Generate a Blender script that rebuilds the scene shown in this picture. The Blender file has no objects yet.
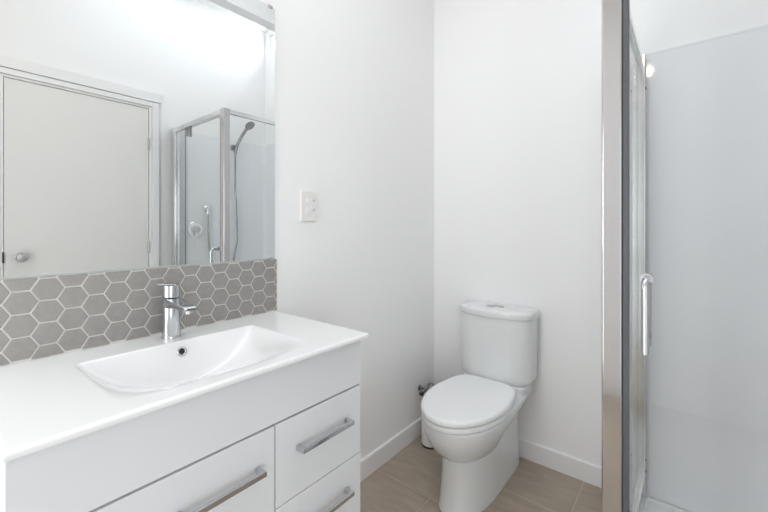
import bpy, bmesh, math, random
from mathutils import Vector, Matrix
random.seed(4)
S = bpy.context.scene
COL = S.collection
PI = math.pi

# ------------------------------------------------------------------ camera
cam_data = bpy.data.cameras.new('camera')
cam_data.sensor_width = 36.0
cam_data.lens = 373.07 / 768 * 36
cam_data.shift_y = -28.04 / 768
cam_data.clip_start = 0.02
cam = bpy.data.objects.new('camera', cam_data)
cam.location = (1.2072, -1.9798, 1.2)
cam.rotation_euler = (PI / 2, 0, 0.6811)
COL.objects.link(cam)
S.camera = cam

# ------------------------------------------------------------------ world, daylight and added fill, exposure
W = bpy.data.worlds.new('daylight')
S.world = W
W.use_nodes = True
W.node_tree.nodes['Background'].inputs[0].default_value = (0.86, 0.93, 1.0, 1)
W.node_tree.nodes['Background'].inputs[1].default_value = 1.6


XE_ = 1.82


def daylight(name, loc, rot, sx, sy, power, col=(1, 1, 1)):
    l = bpy.data.lights.new(name, 'AREA')
    l.shape = 'RECTANGLE'
    l.size, l.size_y, l.energy, l.color = sx, sy, power, col
    o = bpy.data.objects.new(name, l)
    o.location, o.rotation_euler = loc, rot
    COL.objects.link(o)
    return o


# daylight through the clerestory; roof, shower, side and rear lights are added fill
daylight('fill_light_roof', (0.50, -1.50, 3.10), (0, 0, 0), 0.66, 1.36, 7, (0.97, 0.985, 1.0))
daylight('daylight_clerestory', (1.44, 0.10, 2.875), (PI / 2 + 0.5 - PI, 0, 0), 0.56, 0.15, 5, (0.95, 0.98, 1.0))
daylight('fill_light_shower', (1.41, -0.85, 3.10), (0, 0, 0), 0.58, 1.16, 3, (0.95, 0.98, 1.0))
daylight('fill_light_side', (XE_ + 0.14, -2.22, 1.05), (PI / 2, 0, PI / 2), 0.66, 1.70, 8.0, (1.0, 0.995, 0.99))
daylight('fill_light_rear', (0.29, -2.89, 1.05), (PI / 2, 0, 0), 0.44, 1.85, 14, (1.0, 0.99, 0.98))

S.view_settings.view_transform = 'Standard'
S.view_settings.look = 'None'
S.view_settings.gamma = 1
S.view_settings.use_curve_mapping = False
S.view_settings.exposure = 0.06
try:
    S.cycles.max_bounces = 14
    S.cycles.diffuse_bounces = 8
    S.cycles.glossy_bounces = 8
    S.cycles.transparent_max_bounces = 16
    S.cycles.caustics_reflective = False
    S.cycles.caustics_refractive = False
    S.cycles.sample_clamp_indirect = 4
except Exception:
    pass


# ------------------------------------------------------------------ materials
def mat(name, col, rough=0.5, metal=0.0, coat=0.0, spec=0.5, emit=None, estr=0.0):
    m = bpy.data.materials.new(name)
    m.use_nodes = True
    b = m.node_tree.nodes['Principled BSDF']
    b.inputs['Base Color'].default_value = (*col, 1)
    b.inputs['Roughness'].default_value = rough
    b.inputs['Metallic'].default_value = metal
    b.inputs['Coat Weight'].default_value = coat
    b.inputs['Coat Roughness'].default_value = 0.04
    b.inputs['Specular IOR Level'].default_value = spec
    if emit:
        b.inputs['Emission Color'].default_value = (*emit, 1)
        b.inputs['Emission Strength'].default_value = estr
    return m


def noisy(m, scale=(1, 1, 1), nscale=8, detail=4, c1=None, c2=None, bump=0.0, lo=0.3, hi=0.7, coord='Object'):
    nt = m.node_tree
    N, L = nt.nodes, nt.links
    b = N['Principled BSDF']
    tc = N.new('ShaderNodeTexCoord')
    mp = N.new('ShaderNodeMapping')
    mp.inputs['Scale'].default_value = scale
    nz = N.new('ShaderNodeTexNoise')
    nz.inputs['Scale'].default_value = nscale
    nz.inputs['Detail'].default_value = detail
    L.new(tc.outputs[coord], mp.inputs[0])
    L.new(mp.outputs[0], nz.inputs['Vector'])
    if c1:
        rp = N.new('ShaderNodeValToRGB')
        rp.color_ramp.elements[0].position, rp.color_ramp.elements[1].position = lo, hi
        rp.color_ramp.elements[0].color = (*c1, 1)
        rp.color_ramp.elements[1].color = (*c2, 1)
        L.new(nz.outputs['Fac'], rp.inputs[0])
        L.new(rp.outputs[0], b.inputs['Base Color'])
    if bump:
        bp = N.new('ShaderNodeBump')
        bp.inputs['Strength'].default_value = bump
        bp.inputs['Distance'].default_value = 0.002
        L.new(nz.outputs['Fac'], bp.inputs['Height'])
        L.new(bp.outputs[0], b.inputs['Normal'])
    return m


def glass_mat(name, tint, edge=False):
    m = bpy.data.materials.new(name)
    m.use_nodes = True
    nt = m.node_tree
    N, L = nt.nodes, nt.links
    N.remove(N['Principled BSDF'])
    out = N['Material Output']
    tr = N.new('ShaderNodeBsdfTransparent')
    tr.inputs[0].default_value = (*tint, 1)
    gl = N.new('ShaderNodeBsdfGlossy')
    gl.inputs['Color'].default_value = (1, 1, 1, 1)
    gl.inputs['Roughness'].default_value = 0.0
    geo = N.new('ShaderNodeNewGeometry')
    dot = N.new('ShaderNodeVectorMath')
    dot.operation = 'DOT_PRODUCT'
    L.new(geo.outputs['Incoming'], dot.inputs[0])
    L.new(geo.outputs['Normal'], dot.inputs[1])

    def mth(op, a, b=None):
        n = N.new('ShaderNodeMath')
        n.operation = op
        n.use_clamp = op == 'SUBTRACT'
        for k, v_ in enumerate((a, b)):
            if v_ is None:
                continue
            if isinstance(v_, (int, float)):
                n.inputs[k].default_value = v_
            else:
                L.new(v_, n.inputs[k])
        return n.outputs[0]
    # Schlick's Fresnel, the same for both faces of the sheet
    f5 = mth('POWER', mth('SUBTRACT', 1.0, mth('ABSOLUTE', dot.outputs['Value'])), 5.0)
    fac = mth('ADD', mth('MULTIPLY', f5, 0.96), 0.04)
    mx = N.new('ShaderNodeMixShader')
    L.new(fac, mx.inputs[0])
    L.new(tr.outputs[0], mx.inputs[1])
    L.new(gl.outputs[0], mx.inputs[2])
    L.new(mx.outputs[0], out.inputs[0])
    return m


M = {}
M['wall'] = noisy(mat('wall_paint', (0.87, 0.862, 0.864), 0.55, spec=0.3), nscale=220, detail=2, bump=0.05)
M['ceiling'] = mat('ceiling_paint', (0.86, 0.86, 0.86), 0.7)
M['trim'] = mat('trim_gloss', (0.83, 0.82, 0.82), 0.3)
M['doorp'] = mat('door_paint', (0.79, 0.77, 0.75), 0.4)
M['floor'] = noisy(mat('floor_tile', (0.27, 0.22, 0.18), 0.42), scale=(2.2, 9, 1), nscale=3.2, detail=7,
                   c1=(0.345, 0.284, 0.224), c2=(0.42, 0.352, 0.283), bump=0.05, lo=0.32, hi=0.72)
M['fgrout'] = mat('floor_grout', (0.54, 0.48, 0.40), 0.85)
M['gloss'] = mat('cabinet_gloss_white', (0.77, 0.78, 0.80), 0.16, spec=0.5)
M['gap'] = mat('gap_and_kick_dark', (0.16, 0.16, 0.165), 0.7)
M['ceramic'] = mat('white_ceramic', (0.845, 0.845, 0.845), 0.12)
M['wc'] = mat('toilet_ceramic', (0.755, 0.765, 0.765), 0.10, coat=0.4)
M['seat'] = mat('seat_plastic', (0.87, 0.875, 0.875), 0.22)
M['chrome'] = mat('chrome', (0.80, 0.81, 0.83), 0.07, metal=1)
M['chrome_soft'] = noisy(mat('polished_aluminium', (0.60, 0.585, 0.58), 0.10, metal=1), nscale=90, detail=1, bump=0.02)
M['rail'] = mat('bright_aluminium', (0.80, 0.80, 0.80), 0.16, metal=1)
M['steel'] = mat('brushed_steel', (0.55, 0.54, 0.52), 0.28, metal=1)
M['mirror'] = mat('mirror_silver', (0.90, 0.925, 0.925), 0.0, metal=1)
M['mirror_edge'] = mat('mirror_edge', (0.42, 0.47, 0.47), 0.2)
M['tile'] = noisy(mat('hex_tile_grey', (0.36, 0.345, 0.33), 0.38), scale=(1, 4, 4), nscale=16, detail=3,
                  c1=(0.265, 0.250, 0.238), c2=(0.305, 0.29, 0.277))
M['grout'] = mat('tile_grout', (0.74, 0.72, 0.69), 0.85)
M['plastic'] = mat('switch_plastic', (0.80, 0.775, 0.755), 0.35)
M['black'] = mat('hole_shade_black', (0.015, 0.015, 0.016), 0.4)
M['dark'] = mat('dark_metal', (0.06, 0.055, 0.05), 0.35, metal=0.6)
M['seal'] = mat('grey_door_seal', (0.10, 0.105, 0.12), 0.45)
M['liner'] = mat('acrylic_liner', (0.825, 0.825, 0.855), 0.05)
M['tray'] = mat('acrylic_tray', (0.84, 0.85, 0.86), 0.2)
M['tapchrome'] = mat('tap_chrome', (0.62, 0.63, 0.65), 0.13, metal=1)
M['dsteel'] = mat('dark_chrome', (0.30, 0.30, 0.30), 0.2, metal=1)
M['glass'] = glass_mat('clear_glass', (0.98, 0.99, 0.987))
M['glass_edge'] = mat('glass_edge_green', (0.16, 0.25, 0.24), 0.1)
M['pane'] = glass_mat('window_glass', (0.98, 0.99, 0.99))
M['globe'] = mat('lamp_globe', (0.9, 0.85, 0.75), 0.3, emit=(1.0, 0.86, 0.66), estr=45)


# ------------------------------------------------------------------ mesh helpers
def link(name, bm, m, parent=None, smooth=None, mats=None):
    bmesh.ops.recalc_face_normals(bm, faces=bm.faces[:])
    me = bpy.data.meshes.new(name)
    bm.to_mesh(me)
    bm.free()
    for x in (mats or [m]):
        me.materials.append(x)
    if smooth is not None:
        me.set_sharp_from_angle(angle=math.radians(smooth)) if smooth < 180 else None
        for p in me.polygons:
            p.use_smooth = True
    o = bpy.data.objects.new(name, me)
    COL.objects.link(o)
    if smooth is not None and (smooth < 62 or smooth == 180):
        w = o.modifiers.new('weighted_normals', 'WEIGHTED_NORMAL')
        w.keep_sharp = True
        w.weight = 80
    if parent:
        o.parent = parent
        o.matrix_parent_inverse = Matrix.Translation(-parent.location)
    return o


def box(bm, x0, x1, y0, y1, z0, z1, bev=0.0, seg=2, mi=0):
    v = [bm.verts.new((x, y, z)) for x in (x0, x1) for y in (y0, y1) for z in (z0, z1)]
    fs = [bm.faces.new([v[i] for i in q]) for q in
          ((0, 1, 3, 2), (4, 6, 7, 5), (0, 4, 5, 1), (2, 3, 7, 6), (0, 2, 6, 4), (1, 5, 7, 3))]
    for f in fs:
        f.material_index = mi
    if bev:
        es = list({e for f in fs for e in f.edges})
        r = bmesh.ops.bevel(bm, geom=es, offset=bev, segments=seg, profile=0.5, affect='EDGES')
        for f in r['faces']:
            f.material_index = mi
    return bm


def B():
    return bmesh.new()


def bx(name, m, dims, parent=None, bev=0.0, seg=2):
    bm = box(B(), *dims, bev=bev, seg=seg)
    return link(name, bm, m, parent, smooth=35 if bev else None)


def loft(bm, rings, cap0=True, cap1=True, mi=0):
    vs = [[bm.verts.new(p) for p in r] for r in rings]
    n = len(vs[0])
    for a, b in zip(vs, vs[1:]):
        for i in range(n):
            f = bm.faces.new((a[i], a[(i + 1) % n], b[(i + 1) % n], b[i]))
            f.material_index = mi
    if cap0:
        bm.faces.new(vs[0]).material_index = mi
    if cap1:
        bm.faces.new(list(reversed(vs[-1]))).material_index = mi
    return vs


def frame_for(d):
    d = d.normalized()
    up = Vector((0, 0, 1)) if abs(d.z) < 0.95 else Vector((1, 0, 0))
    a = d.cross(up).normalized()
    return a, a.cross(d).normalized()


def tube(bm, pts, r, n=14, mi=0):
    pts = [Vector(p) for p in pts]
    rs = r if isinstance(r, (list, tuple)) else [r] * len(pts)
    rings = []
    a0 = None
    for i, p in enumerate(pts):
        d = (pts[min(i + 1, len(pts) - 1)] - pts[max(i - 1, 0)])
        a, b = frame_for(d)
        if a0 is not None:
            a = (a0 - d.normalized() * a0.dot(d.normalized())).normalized()
            b = a.cross(d.normalized()).normalized()
        a0 = a
        rings.append([p + (a * math.cos(t) + b * math.sin(t)) * rs[i] for t in (2 * PI * k / n for k in range(n))])
    loft(bm, rings, mi=mi)
    return bm


def lathe(bm, prof, c, axis=(0, 0, 1), n=32, mi=0):
    ax = Vector(axis).normalized()
    a, b = frame_for(ax)
    c = Vector(c)
    rings = [[c + ax * h + (a * math.cos(t) + b * math.sin(t)) * r for t in (2 * PI * k / n for k in range(n))]
             for r, h in prof]
    loft(bm, rings, mi=mi)
    return bm


def bez(p, n=24):
    """smooth Catmull-Rom path through points"""
    p = [Vector(q) for q in p]
    out = []
    for i in range(len(p) - 1):
        p0, p1, p2, p3 = p[max(i - 1, 0)], p[i], p[i + 1], p[min(i + 2, len(p) - 1)]
        for k in range(n):
            t = k / n
            out.append(0.5 * ((2 * p1) + (p2 - p0) * t + (2 * p0 - 5 * p1 + 4 * p2 - p3) * t * t
                              + (3 * p1 - p0 - 3 * p2 + p3) * t ** 3))
    return out + [p[-1]]


def empty(name, loc):
    o = bpy.data.objects.new(name, None)
    o.location = loc
    o.empty_display_size = 0.1
    COL.objects.link(o)
    return o


def tag(o, label, cat, group=None):
    o['label'], o['category'] = label, cat
    if group:
        o['group'] = group
    return o


def struct(o, label=None, cat=None):
    o['kind'] = 'structure'
    if label:
        o['label'] = label
    if cat:
        o['category'] = cat
    return o


# ------------------------------------------------------------------ the setting
XE, YS, ZC = 1.82, -2.75, 3.0
T = 0.12

# floor: tiles on a grout bed
bm = B()
box(bm, -T, XE + T, YS - T, T, -0.10, -0.0015, mi=1)
rows = [0.0, -0.30, -0.56, -0.86, -1.16, -1.46, -1.76, -2.06, -2.36, -2.66, -2.96]
offs = [0.83, 0.53, 0.32, 0.62, 0.22, 0.52, 0.12, 0.42, 0.72, 0.32]
for (a, b_), o_ in zip(zip(rows, rows[1:]), offs):
    x = o_ - 1.8
    while x < XE:
        x0, x1 = max(x + .0022, 0), min(x + .60 - .0022, XE)
        if x1 - x0 > 0.01:
            box(bm, x0, x1, max(b_ + .0022, YS), a - .0022, -0.008, 0.0, bev=0.0008, seg=1, mi=0)
        x += 0.60
struct(link('floor', bm, None, mats=[M['floor'], M['fgrout']]), 'brown-grey stone-look tiled floor', 'floor')

# ceiling with openings for the added roof windows
bm = B()
rx0, rx1, ry0, ry1 = 0.15, 0.85, -2.20, -0.80
box(bm, -T, rx0, YS - T, T, ZC, ZC + T)
qx0, qx1, qy0, qy1 = 1.10, 1.72, -1.45, -0.25
box(bm, rx1, qx0, YS - T, T, ZC, ZC + T)
box(bm, qx1, XE + T, YS - T, T, ZC, ZC + T)
box(bm, qx0, qx1, YS - T, qy0, ZC, ZC + T)
box(bm, qx0, qx1, qy1, T, ZC, ZC + T)
box(bm, rx0, rx1, YS - T, ry0, ZC, ZC + T)
box(bm, rx0, rx1, ry1, T, ZC, ZC + T)
struct(link('ceiling', bm, M['ceiling']), 'white ceiling', 'ceiling')

struct(bx('wall_left', M['wall'], (-T, 0, YS - T, T, 0, ZC)), 'white painted wall carrying the mirror', 'wall')

# back wall with the clerestory opening high in its right corner
bm = B()
wx0, wx1, wz0, wz1 = 1.15, 1.77, 2.79, 2.96
box(bm, 0, wx0, 0, T, 0, ZC)
box(bm, wx0, wx1, 0, T, 0, wz0)
box(bm, wx0, wx1, 0, T, wz1, ZC)
box(bm, wx1, XE + T, 0, T, 0, ZC)
struct(link('wall_back', bm, M['wall']), 'white painted wall behind the toilet', 'wall')

# right wall with the door opening
dy0, dy1, dzt = -1.715, -0.940, 2.075
bm = B()
box(bm, XE, XE + T, dy1, 0, 0, ZC)
box(bm, XE, XE + T, dy0, dy1, dzt, ZC)
ey0, ey1, ez0, ez1 = -2.58, -1.86, 0.15, 1.95
box(bm, XE, XE + T, ey1, dy0, 0, ZC)
box(bm, XE, XE + T, ey0, ey1, 0, ez0)
box(bm, XE, XE + T, ey0, ey1, ez1, ZC)
box(bm, XE, XE + T, YS, ey0, 0, ZC)
struct(link('wall_right', bm, M['wall']), 'white painted wall with the door', 'wall')

# wall behind the camera with an opening for the added fill window
bm = B()
sx0, sx1, sz0, sz1 = 0.05, 0.53, 0.12, 2.05
box(bm, 0, sx0, YS - T, YS, 0, ZC)
box(bm, sx1, XE + T, YS - T, YS, 0, ZC)
box(bm, sx0, sx1, YS - T, YS, 0, sz0)
box(bm, sx0, sx1, YS - T, YS, sz1, ZC)
struct(link('wall_front', bm, M['wall']), 'white painted wall behind the camera', 'wall')


def window(name, dims, axis, label):
    """dims: opening; a frame round the rim and a pane"""
    x0, x1, y0, y1, z0, z1 = dims
    fr = B()
    w = 0.025
    if axis == 'y':
        for d in ((x0, x0 + w, y0, y1, z0, z1), (x1 - w, x1, y0, y1, z0, z1),
                  (x0 + w, x1 - w, y0, y1, z0, z0 + w), (x0 + w, x1 - w, y0, y1, z1 - w, z1)):
            box(fr, *d)
        pd = (x0 + w, x1 - w, (y0 + y1) / 2 - .002, (y0 + y1) / 2 + .002, z0 + w, z1 - w)
    elif axis == 'x':
        for d in ((x0, x1, y0, y0 + w, z0, z1), (x0, x1, y1 - w, y1, z0, z1),
                  (x0, x1, y0 + w, y1 - w, z0, z0 + w), (x0, x1, y0 + w, y1 - w, z1 - w, z1)):
            box(fr, *d)
        pd = ((x0 + x1) / 2 - .002, (x0 + x1) / 2 + .002, y0 + w, y1 - w, z0 + w, z1 - w)
    else:
        for d in ((x0, x0 + w, y0, y1, z0, z1), (x1 - w, x1, y0, y1, z0, z1),
                  (x0 + w, x1 - w, y0, y0 + w, z0, z1), (x0 + w, x1 - w, y1 - w, y1, z0, z1)):
            box(fr, *d)
        pd = (x0 + w, x1 - w, y0 + w, y1 - w, (z0 + z1) / 2 - .002, (z0 + z1) / 2 + .002)
    o = struct(link(name, fr, M['trim']), label, 'window')
    p = bx('window_pane', M['pane'], pd, o)
    p['kind'] = 'structure'
    return o


window('window_1', (wx0, wx1, 0.02, 0.06, wz0, wz1), 'y', 'small high window in the back wall corner')
window('window_added_2', (rx0, rx1, ry0, ry1, ZC + 0.03, ZC + 0.07), 'z', 'unseen roof window added to light the room')  # added opening for soft light from above
window('window_added_5', (XE + 0.05, XE + 0.09, ey0, ey1, ez0, ez1), 'x', 'unseen tall window beside the door, added as fill light')  # added to brighten the cabinet front and mirror wall
window('window_added_4', (qx0, qx1, qy0, qy1, ZC + 0.03, ZC + 0.07), 'z', 'unseen roof window above the shower, added for light')  # added to light the shower side of the beam
window('window_added_3', (sx0, sx1, YS - 0.07, YS - 0.03, sz0, sz1), 'y', 'unseen window behind the camera, added for frontal fill')  # added fill toward the back wall and toilet

# bulkhead beam across the ceiling, seen in the mirror
struct(bx('trim_1', M['wall'], (0.918, 1.0, YS, 0, 2.545, ZC)), 'white boxed ceiling beam seen in the mirror', 'beam')

# baseboards with a small eased top
def skirting(name, pts_dir, label):
    bm = B()
    prof = [(0, 0), (0.012, 0), (0.012, 0.088), (0.010, 0.0925), (0.006, 0.0944), (0, 0.0944)]
    if pts_dir[0] == 'y':
        X, y0, y1, sg = pts_dir[1:]
        loft(bm, [[(X + sg * d, y, z) for d, z in prof] for y in (y0, y1)])
    else:
        Y, x0, x1, sg = pts_dir[1:]
        loft(bm, [[(x, Y + sg * d, z) for d, z in prof] for x in (x0, x1)])
    return struct(link(name, bm, M['trim']), label, 'baseboard')


skirting('baseboard_left', ('y', 0, -1.13, 0.0, 1), 'white baseboard along the mirror wall')
skirting('baseboard_back', ('x', 0, 0.0125, 1.024, -1), 'white baseboard behind the toilet')
skirting('baseboard_right', ('y', XE, YS, -1.80, -1), 'white baseboard beside the door')
skirting('baseboard_front', ('x', YS, 0, XE - 0.013, 1), 'white baseboard behind the camera')

# door in the right wall (seen in the mirror)
d = empty('door_1', (XE, -1.69, 0))
struct(d, 'white flush door seen in the mirror, with round satin knob', 'door')
bx('door_leaf', M['doorp'], (XE - 0.002, XE + 0.036, -1.693, -0.960, 0.008, 2.058), d, bev=0.0015)
fr = B()
box(fr, XE - 0.006, XE + T, dy0, -1.6965, 0, dzt)
box(fr, XE - 0.006, XE + T, -0.9565, dy1, 0, dzt)
box(fr, XE - 0.006, XE + T, -1.6965, -0.9565, 2.0625, dzt)
link('door_jamb', fr, M['trim'], d)
fr = B()
ob = 0.045
box(fr, XE - 0.020, XE, dy0 - ob, dy0 - 0.001, 0, 2.109, bev=0.002)
box(fr, XE - 0.020, XE, dy1 + 0.001, dy1 + ob, 0, 2.109, bev=0.002)
box(fr, XE - 0.024, XE, dy0 - ob - .012, dy1 + ob + .012, 2.1125, 2.176, bev=0.002)
box(fr, XE - 0.018, XE, dy0 - ob, dy1 + ob, 2.0765, 2.109, bev=0.001)
link('architrave', fr, M['trim'], d, smooth=35)
k = B()
lathe(k, [(0.0005, 0), (0.027, 0), (0.027, .006), (0.012, .009), (0.010, .030), (0.019, .036), (0.0265, .046), (0.027, .054),
          (0.022, .062), (0.0005, .065)], (XE - 0.002, -1.625, 1.03), (-1, 0, 0))
link('door_knob', k, M['steel'], d, smooth=50)
for z in (1.76, 1.02, 0.25):
    h = B()
    tube(h, [(XE - 0.008, -0.958, z), (XE - 0.008, -0.958, z + 0.085)], 0.006)
    link('hinge', h, M['steel'], d, smooth=50)
lt = B()
box(lt, XE - 0.009, XE - 0.003, -1.700, -1.692, 1.0, 1.062)
link('strike_plate', lt, M['dark'], d)

# ------------------------------------------------------------------ backsplash of hexagon tiles
yL, yR = -1.915, -1.138
zc = 0.887
bm = B()
box(bm, 0.0006, 0.0050, yL, yR, zc + 0.0006, 1.0832, mi=1)
colp, rowp, g = 0.0478, 0.0535, 0.0018
sa = rowp / math.sqrt(3)
for k in range(-3, 17):
    yc = -1.838 + colp * k
    for n in range(-4, 3):
        z0 = 1.0255 + n * rowp + (rowp / 2 if k % 2 else 0)
        hz = rowp / 2 - g
        hw_, hh = colp * 2 / 3 * (1 - g / (rowp / 2) * 1.0), colp / 3 * (1 - g / (rowp / 2) * 1.0)
        poly = [(yc - hw_, z0), (yc - hh, z0 + hz), (yc + hh, z0 + hz), (yc + hw_, z0), (yc + hh, z0 - hz), (yc - hh, z0 - hz)]

        def clip(poly, f):
            out = []
            for i in range(len(poly)):
                a, b_ = poly[i - 1], poly[i]
                fa, fb = f(a), f(b_)
                if (fa >= 0) != (fb >= 0):
                    t = fa / (fa - fb)
                    out.append((a[0] + (b_[0] - a[0]) * t, a[1] + (b_[1] - a[1]) * t))
                if fb >= 0:
                    out.append(b_)
            return out
        for f in (lambda q: q[0] - yL - .001, lambda q: yR - .004 - q[0], lambda q: q[1] - zc - .003, lambda q: 1.0822 - q[1]):
            poly = clip(poly, f)
            if not poly:
                break
        if len(poly) < 3:
            continue
        cy_ = sum(q[0] for q in poly) / len(poly)
        cz_ = sum(q[1] for q in poly) / len(poly)
        ins = lambda s: [(cy_ + (q[0] - cy_) * s, cz_ + (q[1] - cz_) * s) for q in poly]
        loft(bm, [[(0.004, *q) for q in poly], [(0.0068, *q) for q in poly], [(0.0074, *q) for q in ins(.965)]], cap0=False)
tag(link('tile_backsplash', bm, None, mats=[M['tile'], M['grout']]),
    'backsplash strip of grey hexagon tiles between mirror and basin', 'backsplash')

# ------------------------------------------------------------------ mirror
mo = empty('wall_mirror', (0.003, -1.53, 1.092))
tag(mo, 'large frameless mirror on the wall above the hexagon tiles', 'mirror')
g_ = B()
my0, my1, mz0, mz1 = -1.915, -1.149, 1.0837, 2.022
box(g_, 0.0008, 0.0058, my0, my1, mz0 + 0.003, mz1)
for f in g_.faces:
    f.material_index = 1
    if f.calc_center_median().x > 0.0055:
        f.material_index = 0
box(g_, 0.0008, 0.0060, my0, my1, mz0, mz0 + 0.003, mi=1)
link('mirror_glass', g_, None, mo, mats=[M['mirror'], M['mirror_edge']])
for y in (-1.168, -1.895):
    for z in (mz1, mz0):
        c_ = B()
        box(c_, 0.0005, 0.0085, y - 0.009, y + 0.009, z - 0.006, z + 0.006, bev=0.0015)
        link('mirror_clip', c_, M['steel'], mo, smooth=35)

# ------------------------------------------------------------------ light switch
so = empty('light_switch', (0.0, -0.988, 1.289))
tag(so, 'white two-rocker light switch plate on the wall beside the mirror', 'switch')
b_ = B()
box(b_, 0.0005, 0.0095, -1.029, -0.947, 1.227, 1.350, bev=0.0035, seg=3)
link('switch_plate', b_, M['plastic'], so, smooth=40)
for z in (1.308, 1.270):
    b_ = B()
    vs = []
    x0 = 0.0097
    loft(b_, [[(x0, y, z + dz), (x0 + .0045, y, z + dz), (x0 + 0.001, y, z - dz), (x0, y, z - dz)] for dz in (0.011,) for y in (-1.004, -0.972)])
    link('rocker', b_, M['seat'], so)
    b_ = B()
    box(b_, 0.0096, 0.0099, -0.966, -0.958, z + 0.003, z + 0.009)
    link('marker', b_, M['steel'], so)

# ------------------------------------------------------------------ vanity cabinet
cx0, cx1, cy0, cy1 = 0.002, 0.4291, -1.905, -1.134
v = empty('vanity_cabinet', (0.2, -1.52, 0))
tag(v, 'gloss white bathroom vanity cabinet with chrome bar handles under the basin', 'cabinet')
b_ = B()
box(b_, cx0, cx1 - 0.019, cy0 + .001, cy0 + 0.016, 0.10, 0.8735)
box(b_, cx0, cx1 - 0.019, cy1 - 0.016, cy1 - .001, 0.10, 0.8735)
box(b_, cx0, cx1 - 0.021, cy0 + 0.016, cy1 - 0.016, 0.10, 0.116)
box(b_, cx0, cx0 + 0.012, cy0 + 0.016, cy1 - 0.016, 0.116, 0.78)
link('carcass', b_, M['gloss'], v)
b_ = B()
box(b_, cx1 - 0.030, cx1 - 0.022, cy0 + 0.017, cy1 - 0.017, 0.118, 0.72)
box(b_, cx1 - 0.0195, cx1 - 0.0185, cy0 + 0.004, cy1 - 0.004, 0.118, 0.86)  # dark sheets behind the fronts stand in for shade in the gaps
link('gap_shade_sheet', b_, M['gap'], v)
bx('kickboard', M['gap'], (cx0, cx1 - 0.06, cy0 + .01, cy1 - .01, 0, 0.10), v)
bx('top_panel', M['gloss'], (cx1 - 0.018, cx1, cy0, cy1, 0.7235, 0.8735), v, bev=0.0016)


def bar_handle(parent, y0, y1, z, x):
    hb = B()
    box(hb, x + 0.020, x + 0.030, y0, y1, z - 0.0060, z + 0.0060, bev=0.0012)
    box(hb, x - 0.0005, x + 0.022, y0, y0 + 0.012, z - 0.0065, z + 0.0065, bev=0.001)
    box(hb, x - 0.0005, x + 0.022, y1 - 0.012, y1, z - 0.0065, z + 0.0065, bev=0.001)
    return link('handle', hb, M['tapchrome'], parent, smooth=35)


gp = -1.4405
dr = bx('door', M['gloss'], (cx1 - 0.018, cx1, cy0, gp - 0.0018, 0.105, 0.7185), v, bev=0.0016)
bar_handle(dr, -1.672, -1.483, 0.635, cx1)
zs = [0.7185, 0.5124, 0.3065, 0.105]
for a, b2 in zip(zs, zs[1:]):
    top = a if a == zs[0] else a - 0.0012
    dw = bx('drawer', M['gloss'], (cx1 - 0.018, cx1, gp + 0.0018, cy1, b2 + 0.0012, top), v, bev=0.0016)
    bar_handle(dw, -1.378, -1.192, a - 0.0830, cx1)

# ------------------------------------------------------------------ ceramic basin top
bo = empty('washbasin', (0.24, -1.52, zc))
tag(bo, 'white ceramic basin top with scooped rectangular bowl on the vanity cabinet', 'sink')
BX0, BX1, BY0, BY1 = 0.118, 0.398, -1.762, -1.312
TX0, TX1, TY0, TY1 = 0.0008, 0.474, -1.917, -1.140
BYM, BYH = (BY0 + BY1) / 2, (BY1 - BY0) / 2


def rim_x(y):
    q = max(-1, min(1, (y - BYM) / BYH))
    return 0.412 + 0.026 * (1 - q * q)


def depth(x, y):
    q = (y - BYM) / BYH
    x1 = rim_x(y)
    if abs(q) >= 1 or x <= BX0 or x >= x1:
        return 0.0
    p_ = 1 - q * q
    prof = p_ ** 0.82 * p_ / (p_ + 0.05) * 1.05
    back = (x - BX0) * 2.6
    u = max(0, min(1, (x1 - x) / (x1 - BX0 - 0.04)))
    fl = 0.107 * prof * u * u / (u + 0.06) * 1.06
    k = 0.022
    hh = max(k - abs(back - fl), 0) / k
    return max(0.0, min(back, fl) - hh * hh * k * 0.25)


def lin(a, b, n):
    return [a + (b - a) * i / n for i in range(n + 1)]


def x_row(y):
    x1 = rim_x(y)
    w_ = x1 - BX0
    return ([TX0, TX0 + .002, 0.05, BX0 - .010, BX0 - .004] + [BX0 + w_ * t for t in lin(0, 0.3, 45) + lin(0.3, 1, 40)[1:]]
            + [x1 + .004, x1 + .010, x1 + (TX1 - .010 - x1) * .6, TX1 - 0.0095, TX1 - 0.008])


ys = [TY0 + 0.008, TY0 + 0.0095, -1.83] + [BY0 - .010, BY0 - .004] + lin(BY0, BY1, 110) + [BY1 + .004, BY1 + .010, -1.22, TY1 - 0.0095, TY1 - 0.008]
b_ = B()
cols = [[b_.verts.new((x, y, zc - depth(x, y))) for x in x_row(y)] for y in ys]
xs = x_row(0)
gv = [[cols[j][i] for j in range(len(ys))] for i in range(len(xs))]
for i in range(len(xs) - 1):
    for j in range(len(ys) - 1):
        b_.faces.new((gv[i][j], gv[i + 1][j], gv[i + 1][j + 1], gv[i][j + 1]))
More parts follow.
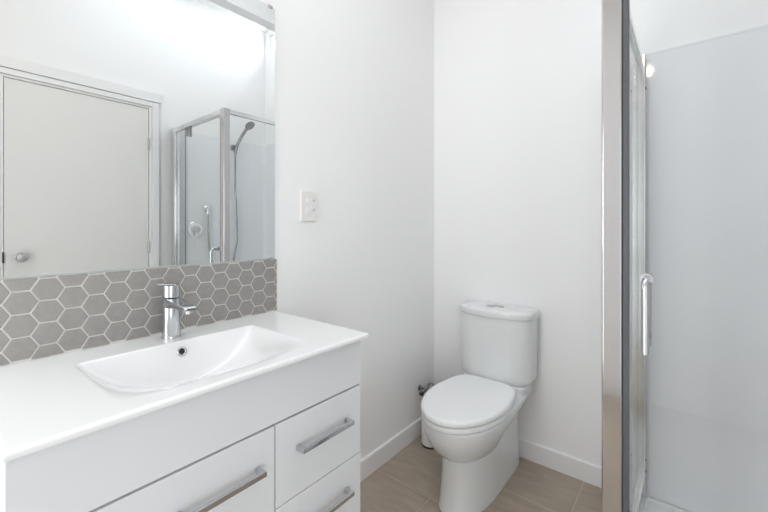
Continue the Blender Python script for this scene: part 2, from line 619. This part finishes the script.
# rounded rim on front and both ends, then down to the underside
bl = [gv[0][0]] + [gv[i][0] for i in range(1, len(xs))] + [gv[-1][j] for j in range(1, len(ys))] + [gv[i][-1] for i in range(len(xs) - 2, -1, -1)]
prev = bl
for (o_, dz) in ((0.0035, -0.0007), (0.0062, -0.0022), (0.0075, -0.0045), (0.0076, -0.0115), (0.0060, -0.013)):
    ring = []
    for vtx in bl:
        x, y, z = vtx.co
        nx = x + o_ if x > TX1 - 0.0083 else x
        ny = y - o_ if y < TY0 + 0.0085 else (y + o_ if y > TY1 - 0.0085 else y)
        if x > TX1 - 0.0085 and (y < TY0 + .0085 or y > TY1 - .0085):
            nx, ny = x + o_ * .75, y + (o_ * .75 if y > -1.5 else -o_ * .75)
        ring.append(b_.verts.new((nx, ny, zc + dz)))
    for i in range(len(bl) - 1):
        b_.faces.new((prev[i], prev[i + 1], ring[i + 1], ring[i]))
    prev = ring
link('countertop', b_, M['ceramic'], bo, smooth=180)
# outer shell of the bowl under the slab so the bowl has a thickness
b_ = B()
rings = []
for t in lin(0, 1, 8):
    sx, zz = 1 - 0.55 * t ** 2, -0.0128 - 0.112 * math.sin(t * PI / 2)
    cxx, cyy = (BX0 + BX1) / 2 - 0.03 * t, (BY0 + BY1) / 2
    hx, hy = (BX1 - BX0) / 2 + .012, (BY1 - BY0) / 2 + .012
    rings.append([(cxx + sx * hx * a, cyy + sx * hy * c2, zc + zz) for a, c2 in ((-1, -1), (1, -1), (1, 1), (-1, 1))])
loft(b_, rings, cap0=False)
link('bowl_shell', b_, M['ceramic'], bo)
# overflow ring
ox, oy = 0.1283, -1.5325
oz = zc - depth(ox, oy)
nrm = Vector((2.6, 0, 1)).normalized()
b_ = B()
pr = [(0.0075, 0.0), (0.0125, 0.0), (0.0135, 0.0012), (0.0125, 0.0030), (0.0085, 0.0032), (0.0075, 0.0018)]
aa, bb = frame_for(nrm)
cc = Vector((ox, oy, oz))
loft(b_, [[cc + nrm * h + (aa * math.cos(t) + bb * math.sin(t)) * r for r, h in pr] for t in [2 * PI * i / 28 for i in range(29)]], cap0=False, cap1=False)
ov = link('overflow_ring', b_, M['tapchrome'], bo, smooth=60)
b_ = B()
lathe(b_, [(0.0001, 0.0004), (0.0085, 0.0004), (0.0085, 0.0014), (0.0001, 0.0014)], cc, nrm)
link('overflow_hole', b_, M['black'], ov)  # black disc stands in for the shade inside the hole
# ------------------------------------------------------------------ basin mixer tap
tx, ty = 0.056, -1.532
to = empty('basin_tap', (tx, ty, zc))
tag(to, 'chrome single lever mixer tap on the basin rim behind the bowl', 'tap')
b_ = B()
lathe(b_, [(0.0005, 0.0002), (0.0245, 0.0002), (0.0245, 0.003), (0.0235, 0.005), (0.0226, 0.05), (0.0220, 0.105), (0.0215, 0.113), (0.0005, 0.113)], (tx, ty, zc), n=40)
link('body', b_, M['tapchrome'], to, smooth=40)
b_ = B()
sec = []
for i, (dx, w, z1, z0) in enumerate(((0.0, .0200, .1140, .084), (0.03, .0200, .1125, .088), (0.07, .0195, .1080, .0925), (0.115, .0185, .1035, .0925), (0.127, .0170, .1015, .0925), (0.131, .0140, .0995, .0940))):
    r = 0.0035
    ring = []
    for (yy, zz, a0) in ((w, z1, 0), (-w, z1, 90), (-w, z0, 180), (w, z0, 270)):
        for a in (0, 45, 90):
            an = math.radians(a0 + a)
            sy = 1 if yy > 0 else -1
            sz = 1 if zz == z1 else -1
            ring.append((tx + dx, ty + yy - sy * r + r * math.cos(an), zc + zz - sz * r + r * math.sin(an)))
    sec.append(ring)
loft(b_, sec)
link('spout', b_, M['tapchrome'], to, smooth=40)
b_ = B()
lathe(b_, [(0.0005, 0), (0.010, 0), (0.010, 0.010), (0.0005, 0.010)], (tx + 0.114, ty, zc + 0.0835), n=20)
link('aerator', b_, M['steel'], to, smooth=40)
b_ = B()
lathe(b_, [(0.0005, 0.0), (0.0215, 0.0), (0.0230, 0.003), (0.0230, 0.031), (0.0220, 0.034), (0.0005, 0.0345)], (tx, ty, zc + 0.1150), n=40)
link('lever_cap', b_, M['tapchrome'], to, smooth=40)
b_ = B()
lv = [(0.016, .0130), (-0.010, .0130), (-0.035, .0095), (-0.042, .007)]
box(b_, -0.017, 0.017, -0.016, 0.031, 0, 0.004, bev=0.0015)
bmesh.ops.transform(b_, matrix=Matrix.Translation((tx, ty, zc + 0.1497)) @ Matrix.Rotation(math.radians(150), 4, 'Z') @ Matrix.Rotation(math.radians(4), 4, 'X'), verts=b_.verts)
link('lever', b_, M['tapchrome'], to, smooth=40)

# ------------------------------------------------------------------ toilet
TXC = 0.437
wo = empty('toilet', (TXC, -0.3, 0))
tag(wo, 'white close coupled toilet with closed lid against the back wall', 'toilet')


def spow(v_, p):
    return math.copysign(abs(v_) ** p, v_)


def plan(hw, yb, yf, ym, z, nb=4.0, nf=2.0, taper=0.0, n=64, xc=TXC):
    """closed outline: front (toward -Y) rounded by exponent nf, back squared by nb, narrowed by taper"""
    out = []
    for i in range(n):
        t = 2 * PI * i / n
        c_, s_ = math.cos(t), math.sin(t)
        if s_ <= 0:
            x, y = hw * spow(c_, 2 / nf), ym + (ym - yf) * spow(s_, 2 / nf)
        else:
            q = abs(s_) ** (2 / nb)
            x, y = hw * spow(c_, 2 / nb) * (1 - taper * q), ym + (yb - ym) * q
        out.append((xc + x, y, z))
    return out


# pedestal
b_ = B()
loft(b_, [plan(hw, yb, yf, -0.34, z, nb=7, nf=2.3) for hw, yb, yf, z in (
    (0.113, -0.018, -0.608, 0.0), (0.1145, -0.016, -0.610, 0.004), (0.112, -0.016, -0.600, 0.03), (0.110, -0.016, -0.588, 0.09), (0.108, -0.016, -0.580, 0.16),
    (0.107, -0.016, -0.570, 0.24), (0.107, -0.016, -0.540, 0.30), (0.107, -0.016, -0.50, 0.35))])
link('pedestal', b_, M['wc'], wo, smooth=60)
# bowl with the rear deck
b_ = B()
prof = [  # z, half width, back, front, mid, taper, back squareness
    (0.200, 0.030, -0.34, -0.48, -0.40, 0.0, 3), (0.204, 0.072, -0.27, -0.532, -0.40, 0.0, 3), (0.216, 0.102, -0.21, -0.576, -0.40, .05, 3),
    (0.239, 0.124, -0.13, -0.614, -0.405, .15, 3), (0.268, 0.141, -0.07, -0.642, -0.41, .28, 3.4), (0.300, 0.156, -0.035, -0.664, -0.415, .28, 4),
    (0.330, 0.166, -0.020, -0.677, -0.42, .16, 5), (0.355, 0.172, -0.014, -0.683, -0.42, .06, 6), (0.377, 0.174, -0.012, -0.685, -0.42, .05, 7),
    (0.3865, 0.172, -0.013, -0.684, -0.42, .05, 7), (0.390, 0.164, -0.02, -0.676, -0.42, .05, 7)]
loft(b_, [plan(hw, yb, yf, ym, z, nb=nb, nf=2.1, taper=tp) for z, hw, yb, yf, ym, tp, nb in prof])
link('bowl', b_, M['wc'], wo, smooth=60)
b_ = B()
loft(b_, [plan(0.164 - o_, -0.012 - o_, -0.176 + o_, -0.094, z, nb=7, nf=7) for o_, z in ((0.002, 0.370), (0, 0.385), (0, 0.417), (0.002, 0.421), (0.006, 0.4235))])
link('rear_deck', b_, M['wc'], wo, smooth=50)
# seat ring edge and closed lid
def slab(hw, yb, yf, z0, z1, r, crown=0.0, taper=0.14):
    rings = []
    for o_, z in ((r, z0), (r * .3, z0 + r * .3), (0, z0 + r), (0, z1 - r * 1.6), (r * .45, z1 - r * .55), (r * 1.4, z1 - r * .1), (r * 3, z1 + crown * .3)):
        rings.append(plan(hw - o_, yb - o_ * .6, yf + o_, -0.405, z, nb=4.5, nf=2.05, taper=taper))
    for s_ in (0.6, 0.3, 0.08):
        rings.append([(TXC + (x - TXC) * s_, -0.42 + (y + 0.42) * s_, z1 + crown * (1 - s_ * .7)) for x, y, z in plan(hw - 3 * r, yb - 2 * r, yf + 3 * r, -0.405, z1, nb=4.5, nf=2.05, taper=taper)])
    b2 = B()
    loft(b2, rings)
    return b2


link('seat', slab(0.178, -0.190, -0.695, 0.3920, 0.4130, 0.004), M['seat'], wo, smooth=60)
link('lid', slab(0.181, -0.184, -0.699, 0.4165, 0.4410, 0.006, 0.004), M['seat'], wo, smooth=60)
for sx in (-1, 1):
    b_ = B()
    tube(b_, [(TXC + sx * 0.075 - 0.018, -0.180, 0.4275), (TXC + sx * 0.075 + 0.018, -0.180, 0.4275)], 0.0035)
    link('hinge', b_, M['seat'], wo, smooth=60)


# cistern
def cplan(hw, yb, d_end, d_mid, z, xc, n=64, e=7.0):
    out = []
    for i in range(n):
        t = 2 * PI * i / n
        x = hw * spow(math.cos(t), 2 / e)
        q = spow(math.sin(t), 2 / e)
        dep = d_end + (d_mid - d_end) * (1 - (x / hw) ** 2)
        y = yb - dep * (1 - q) / 2
        out.append((xc + x, y, z))
    return out


CX = 0.4325
b_ = B()
rg = []
for t in lin(0, 1, 8):
    a = t * PI / 2
    ins = 0.020 * (1 - math.sin(a))
    z = 0.4245 + 0.030 * (1 - math.cos(a))
    rg.append(cplan(0.189 - ins, -0.006, 0.128 - ins * .15, 0.176 - ins * .15, z, CX))
for z, hw in ((0.52, 0.1895), (0.62, 0.191), (0.748, 0.1925)):
    rg.append(cplan(hw, -0.006, 0.130, 0.180, z, CX))
loft(b_, rg)
link('cistern', b_, M['wc'], wo, smooth=50)
b_ = B()
rg = [cplan(0.197 - o_, -0.003 - o_ * .2, 0.140 - o_, 0.192 - o_, z, CX) for o_, z in
      ((0.003, 0.7495), (0, 0.7525), (0, 0.772), (0.0015, 0.778), (0.005, 0.783), (0.012, 0.787), (0.03, 0.7895), (0.06, 0.7905))]
loft(b_, rg)
link('cistern_lid', b_, M['wc'], wo, smooth=50)
b_ = B()
rg = []
for s_, z in ((1.0, 0.7880), (1.0, 0.7940), (0.93, 0.7955), (0.3, 0.7960)):
    rg.append([(CX + 0.046 * s_ * math.cos(t), -0.098 + 0.025 * s_ * math.sin(t), z) for t in [2 * PI * i / 32 for i in range(32)]])
loft(b_, rg)
fb = link('flush_button', b_, M['steel'], wo, smooth=40)
b_ = B()
box(b_, CX - 0.0008, CX + 0.0008, -0.120, -0.076, 0.7959, 0.7965)
link('button_split', b_, M['dark'], fb)

# ------------------------------------------------------------------ toilet brush behind the toilet
bo2 = empty('toilet_brush', (0.104, -0.209, 0))
tag(bo2, 'white toilet brush holder on the floor left of the toilet', 'toilet brush')
b_ = B()
lathe(b_, [(0.0005, 0.008), (0.047, 0.008), (0.050, 0.014), (0.050, 0.225), (0.047, 0.230), (0.012, 0.232), (0.0005, 0.232)], (0.104, -0.209, 0))
link('holder', b_, M['seat'], bo2, smooth=50)
b_ = B()
lathe(b_, [(0.0005, 0.0), (0.050, 0.0), (0.051, 0.004), (0.0495, 0.0085), (0.0005, 0.0085)], (0.104, -0.209, 0))
link('base', b_, M['dark'], bo2, smooth=50)
b_ = B()
lathe(b_, [(0.009, 0.2322), (0.008, 0.25), (0.0075, 0.276), (0.0005, 0.280)], (0.104, -0.209, 0), n=18)
link('handle', b_, M['chrome'], bo2, smooth=50)

# ------------------------------------------------------------------ water stop valve on the left wall
vo = empty('stop_valve', (0.0, -0.15, 0.27))
tag(vo, 'small dark water stop valve low on the wall left of the toilet', 'valve')
b_ = B()
lathe(b_, [(0.0005, 0.0005), (0.015, 0.0005), (0.014, 0.006), (0.008, 0.009), (0.008, 0.030), (0.0005, 0.030)], (0, -0.165, 0.272), (1, 0, 0), n=24)
link('wall_flange', b_, M['dsteel'], vo, smooth=50)
b_ = B()
tube(b_, [(0.034, -0.190, 0.256), (0.034, -0.180, 0.260), (0.034, -0.12, 0.278), (0.034, -0.105, 0.282)], [0.008, 0.011, 0.010, 0.008])
link('valve_body', b_, M['dsteel'], vo, smooth=50)
b_ = B()
lathe(b_, [(0.0005, 0), (0.011, 0), (0.013, 0.004), (0.013, 0.010), (0.009, 0.014), (0.0005, 0.014)], (0.034, -0.188, 0.256), (0.2, -1, -0.1), n=18)
link('valve_knob', b_, M['dark'], vo, smooth=50)
b_ = B()
tube(b_, bez([(0.034, -0.105, 0.282), (0.040, -0.092, 0.283), (0.070, -0.072, 0.245), (0.16, -0.064, 0.205), (0.25, -0.066, 0.190), (0.326, -0.070, 0.190)], 8), 0.006, n=10)
link('supply_hose', b_, M['steel'], vo, smooth=60)

# ------------------------------------------------------------------ shower: liner, tray, enclosure
SX, SY = 1.026, -0.811
b_ = B()
# moulded L-shaped liner on two walls with a rounded inside corner
lx0, lx1, ly1 = 1.056, XE - 0.0005, -0.0005
tk, rad = 0.007, 0.03
outer = [(lx0, ly1), (lx1, ly1), (lx1, SY + 0.03)]
inner = [(lx0, ly1 - tk)] + [(lx1 - tk - rad + rad * math.sin(a), ly1 - tk - rad + rad * math.cos(a)) for a in lin(0, PI / 2, 8)] + [(lx1 - tk, SY + 0.03)]
ring = [(x, y) for x, y in outer] + [(x, y) for x, y in reversed(inner)]
loft(b_, [[(x, y, z) for x, y in ring] for z in (0.042, 1.948)])
box(b_, lx0, lx1 - .008, ly1 - tk - 0.001, ly1, 1.948, 1.956)
tag(link('shower_liner', b_, M['liner'], smooth=30), 'glossy pale grey acrylic liner on the shower walls', 'shower liner')

b_ = B()
tx0, tx1, ty0, ty1 = SX + 0.002, XE - 0.009, SY - 0.006, -0.009
box(b_, tx0, tx1, ty0, ty1, 0.0005, 0.026, bev=0.0)
box(b_, tx0, tx0 + 0.05, ty0, ty1, 0.026, 0.046, bev=0.004)
box(b_, tx0 + 0.05, tx1, ty0, ty0 + 0.05, 0.026, 0.046, bev=0.004)
box(b_, tx0 + 0.05, tx1, ty1 - 0.006, ty1, 0.026, 0.041)
to2 = tag(link('shower_tray', b_, M['tray'], smooth=35), 'white acrylic shower tray inside the glass enclosure', 'shower tray')
b_ = B()
lathe(b_, [(0.0005, 0.0262), (0.045, 0.0262), (0.043, 0.030), (0.0005, 0.031)], (1.45, -0.42, 0))
link('drain', b_, M['chrome'], to2, smooth=50)

so2 = empty('shower_enclosure', (1.42, -0.41, 0.046))
tag(so2, 'chrome framed clear glass shower enclosure in the corner with pivot door', 'shower')
ZB, ZT = 0.0465, 1.945
b_ = B()
pw = 0.048
# extruded corner post with rounded outer edge
pl = []
for (px, py, a0) in ((SX + pw, SY, 270), (SX + pw, SY + 0.040, 0), (SX, SY + 0.040, 90), (SX, SY, 180)):
    rr = 0.005 if (px == SX and py == SY) else 0.004
    ccx = px - rr if px > SX else px + rr
    ccy = py + rr if py == SY else py - rr
    for a in lin(0, 90, 6):
        an = math.radians(a0 + a)
        pl.append((ccx + rr * math.cos(an), ccy + rr * math.sin(an)))
loft(b_, [[(x, y, z) for x, y in pl] for z in (ZB, ZT)])
link('corner_post', b_, M['chrome_soft'], so2, smooth=40)
bx('magnetic_seal', M['seal'], (SX + pw + 0.0003, SX + pw + 0.015, SY + 0.006, SY + 0.022, ZB + .02, ZT - 0.045), so2, bev=0.002)
# top and bottom rails
bx('top_rail', M['rail'], (SX + pw + 0.0003, 1.748, SY + 0.002, SY + 0.034, ZT - 0.032, ZT), so2, bev=0.003)
bx('top_rail', M['rail'], (SX + 0.003, SX + 0.033, SY + 0.0405, -0.042, ZT - 0.026, ZT), so2, bev=0.003)
bx('bottom_rail', M['rail'], (SX + 0.003, SX + 0.033, SY + 0.0405, -0.042, ZB, ZB + 0.026), so2, bev=0.003)
bx('bottom_rail', M['rail'], (SX + pw + 0.0003, 1.748, SY + 0.004, SY + 0.032, ZB, ZB + 0.016), so2, bev=0.003)
bx('wall_jamb', M['rail'], (1.7485, XE - 0.0085, SY, SY + 0.036, ZB, ZT), so2, bev=0.003)
jb = bx('wall_jamb', M['rail'], (SX + 0.001, SX + 0.045, -0.0415, -0.0135, ZB, ZT), so2, bev=0.004)
for z in (1.80, 0.205, 0.155):
    b_ = B()
    lathe(b_, [(0.0005, 0), (0.006, 0), (0.005, 0.003), (0.0005, 0.0035)], (SX + 0.045, -0.028, z), (1, 0, 0), n=14)
    link('screw', b_, M['dark'], jb, smooth=50)


def glass(name, dims, edge_axis):
    b2 = box(B(), *dims)
    b2.normal_update()
    bmesh.ops.recalc_face_normals(b2, faces=b2.faces[:])
    for f in b2.faces:
        f.material_index = 0 if abs(f.normal[edge_axis]) > 0.9 else 1
    return link(name, b2, None, so2, mats=[M['glass'], M['glass_edge']])


glass('side_glass', (SX + 0.015, SX + 0.021, SY + 0.0405, -0.042, ZB + 0.0265, ZT - 0.0265), 0)
glass('fixed_glass', (1.606, 1.748, SY + 0.014, SY + 0.020, ZB + 0.0165, ZT - 0.0325), 1)
dg = glass('door_glass', (SX + pw + 0.0158, 1.598, SY + 0.011, SY + 0.017, ZB + 0.022, ZT - 0.038), 1)
for z0 in (ZT - 0.098, ZB + 0.0165):
    b_ = B()
    box(b_, 1.528, 1.548, SY - 0.004, SY + 0.0105, z0, z0 + 0.065, bev=0.003)
    box(b_, 1.528, 1.548, SY + 0.0175, SY + 0.030, z0, z0 + 0.065, bev=0.003)
    link('pivot_clip', b_, M['dsteel'], dg, smooth=35)
# back to back cane handle
hx, hz1, hz0 = 1.127, 1.068, 0.922
for sg, nm in ((-1, 'handle'), (1, 'handle')):
    yb = SY + 0.011 if sg < 0 else SY + 0.017
    yo = yb + sg * 0.045
    b_ = B()
    arc = [(hx, yb + sg * 0.020 - sg * 0.022 * math.cos(a), hz1 - 0.024 + 0.024 * math.sin(a)) for a in lin(PI / 2, PI, 8)]
    tube(b_, [(hx, yb, hz1)] + arc + [(hx, yb + sg * 0.042, hz0 - 0.038)], 0.0085, n=18)
    tube(b_, [(hx, yb, hz0), (hx, yb + sg * 0.040, hz0)], 0.006, n=14)
    lathe(b_, [(0.0005, 0), (0.015, 0), (0.015, 0.003), (0.0005, 0.003)], (hx, yb, hz1), (0, sg, 0), n=20)
    lathe(b_, [(0.0005, 0), (0.010, 0), (0.010, 0.004), (0.0005, 0.004)], (hx, yb, hz0), (0, sg, 0), n=20)
    link(nm, b_, M['tapchrome'], dg, smooth=40)

# ------------------------------------------------------------------ shower fittings on the right wall (seen in the mirror)
LXE = XE - 0.0078
mx = empty('shower_mixer', (LXE, -0.635, 1.19))
tag(mx, 'round chrome shower mixer on the liner seen in the mirror', 'mixer')
b_ = B()
lathe(b_, [(0.0005, 0.0002), (0.060, 0.0002), (0.060, 0.004), (0.055, 0.009), (0.0005, 0.010)], (LXE, -0.635, 1.19), (-1, 0, 0), n=40)
link('cover_plate', b_, M['chrome'], mx, smooth=40)
b_ = B()
lathe(b_, [(0.0005, 0.0102), (0.026, 0.0102), (0.024, 0.045), (0.0005, 0.048)], (LXE, -0.635, 1.19), (-1, 0, 0), n=30)
link('cartridge', b_, M['steel'], mx, smooth=40)
b_ = B()
tube(b_, [(LXE - 0.036, -0.635, 1.175), (LXE - 0.046, -0.630, 1.12)], [0.008, 0.006])
link('lever', b_, M['steel'], mx, smooth=40)

hs = empty('hand_shower', (LXE, -0.30, 1.9))
tag(hs, 'grey hand shower on its wall bracket with long hose, seen in the mirror', 'shower head')
hb = (LXE - 0.045, -0.318, 1.885)
b_ = B()
lathe(b_, [(0.0005, 0.0002), (0.026, 0.0002), (0.024, 0.010), (0.013, 0.014), (0.012, 0.040), (0.0005, 0.040)], (LXE, hb[1], hb[2]), (-1, 0, 0), n=24)
link('wall_bracket', b_, M['dsteel'], hs, smooth=40)
b_ = B()
hp = [(hb[0] - 0.004, hb[1] - 0.004, hb[2] - 0.055), (hb[0] - 0.012, hb[1] + 0.002, hb[2]), (hb[0] - 0.040, hb[1] + 0.030, hb[2] + 0.085), (hb[0] - 0.075, hb[1] + 0.055, hb[2] + 0.150)]
tube(b_, bez(hp, 6), 0.0125, n=16)
link('hand_grip', b_, M['dsteel'], hs, smooth=50)
b_ = B()
lathe(b_, [(0.0005, -0.018), (0.022, -0.016), (0.042, -0.003), (0.044, 0.006), (0.040, 0.010), (0.0005, 0.011)], (hb[0] - 0.105, hb[1] + 0.068, hb[2] + 0.178), (-0.62, 0.20, -0.76), n=32)
link('spray_head', b_, M['dsteel'], hs, smooth=50)
el = (LXE, -0.545, 1.355)
b_ = B()
lathe(b_, [(0.0005, 0.0002), (0.027, 0.0002), (0.026, 0.010), (0.016, 0.016), (0.015, 0.036), (0.0005, 0.038)], el, (-1, 0, 0), n=24)
tube(b_, [(LXE - 0.026, el[1], el[2] - 0.005), (LXE - 0.026, el[1], el[2] - 0.045)], 0.009)
link('outlet_elbow', b_, M['chrome'], hs, smooth=40)
b_ = B()
hose = [(LXE - 0.026, -0.545, 1.31), (LXE - 0.028, -0.540, 1.15), (LXE - 0.030, -0.525, 0.95), (LXE - 0.032, -0.48, 0.70), (LXE - 0.034, -0.41, 0.60), (LXE - 0.034, -0.35, 0.70),
        (LXE - 0.036, -0.326, 0.95), (LXE - 0.038, -0.300, 1.10), (LXE - 0.040, -0.305, 1.30), (LXE - 0.044, -0.32, 1.55), (hb[0] - 0.004, hb[1] - 0.004, hb[2] - 0.055)]
tube(b_, bez(hose, 10), 0.0075, n=12)
link('hose', b_, M['dsteel'], hs, smooth=60)

# ------------------------------------------------------------------ globe lamp under the beam (its glint shows on the shower liner)
GX, GY = 0.985, -1.735
po = empty('ceiling_lamp', (0.96, GY, 2.545))
tag(po, 'warm globe lamp under ceiling beam, seen as glint on shower liner', 'lamp')
b_ = B()
lathe(b_, [(0.0005, -0.0004), (0.038, -0.0004), (0.034, -0.016), (0.020, -0.020), (0.018, -0.034), (0.0005, -0.035)], (0.96, GY, 2.545))
link('lamp_holder', b_, M['seat'], po, smooth=40)
b_ = B()
bmesh.ops.create_uvsphere(b_, u_segments=28, v_segments=18, radius=0.042, matrix=Matrix.Translation((0.96, GY, 2.471)))
link('globe', b_, M['globe'], po, smooth=180)
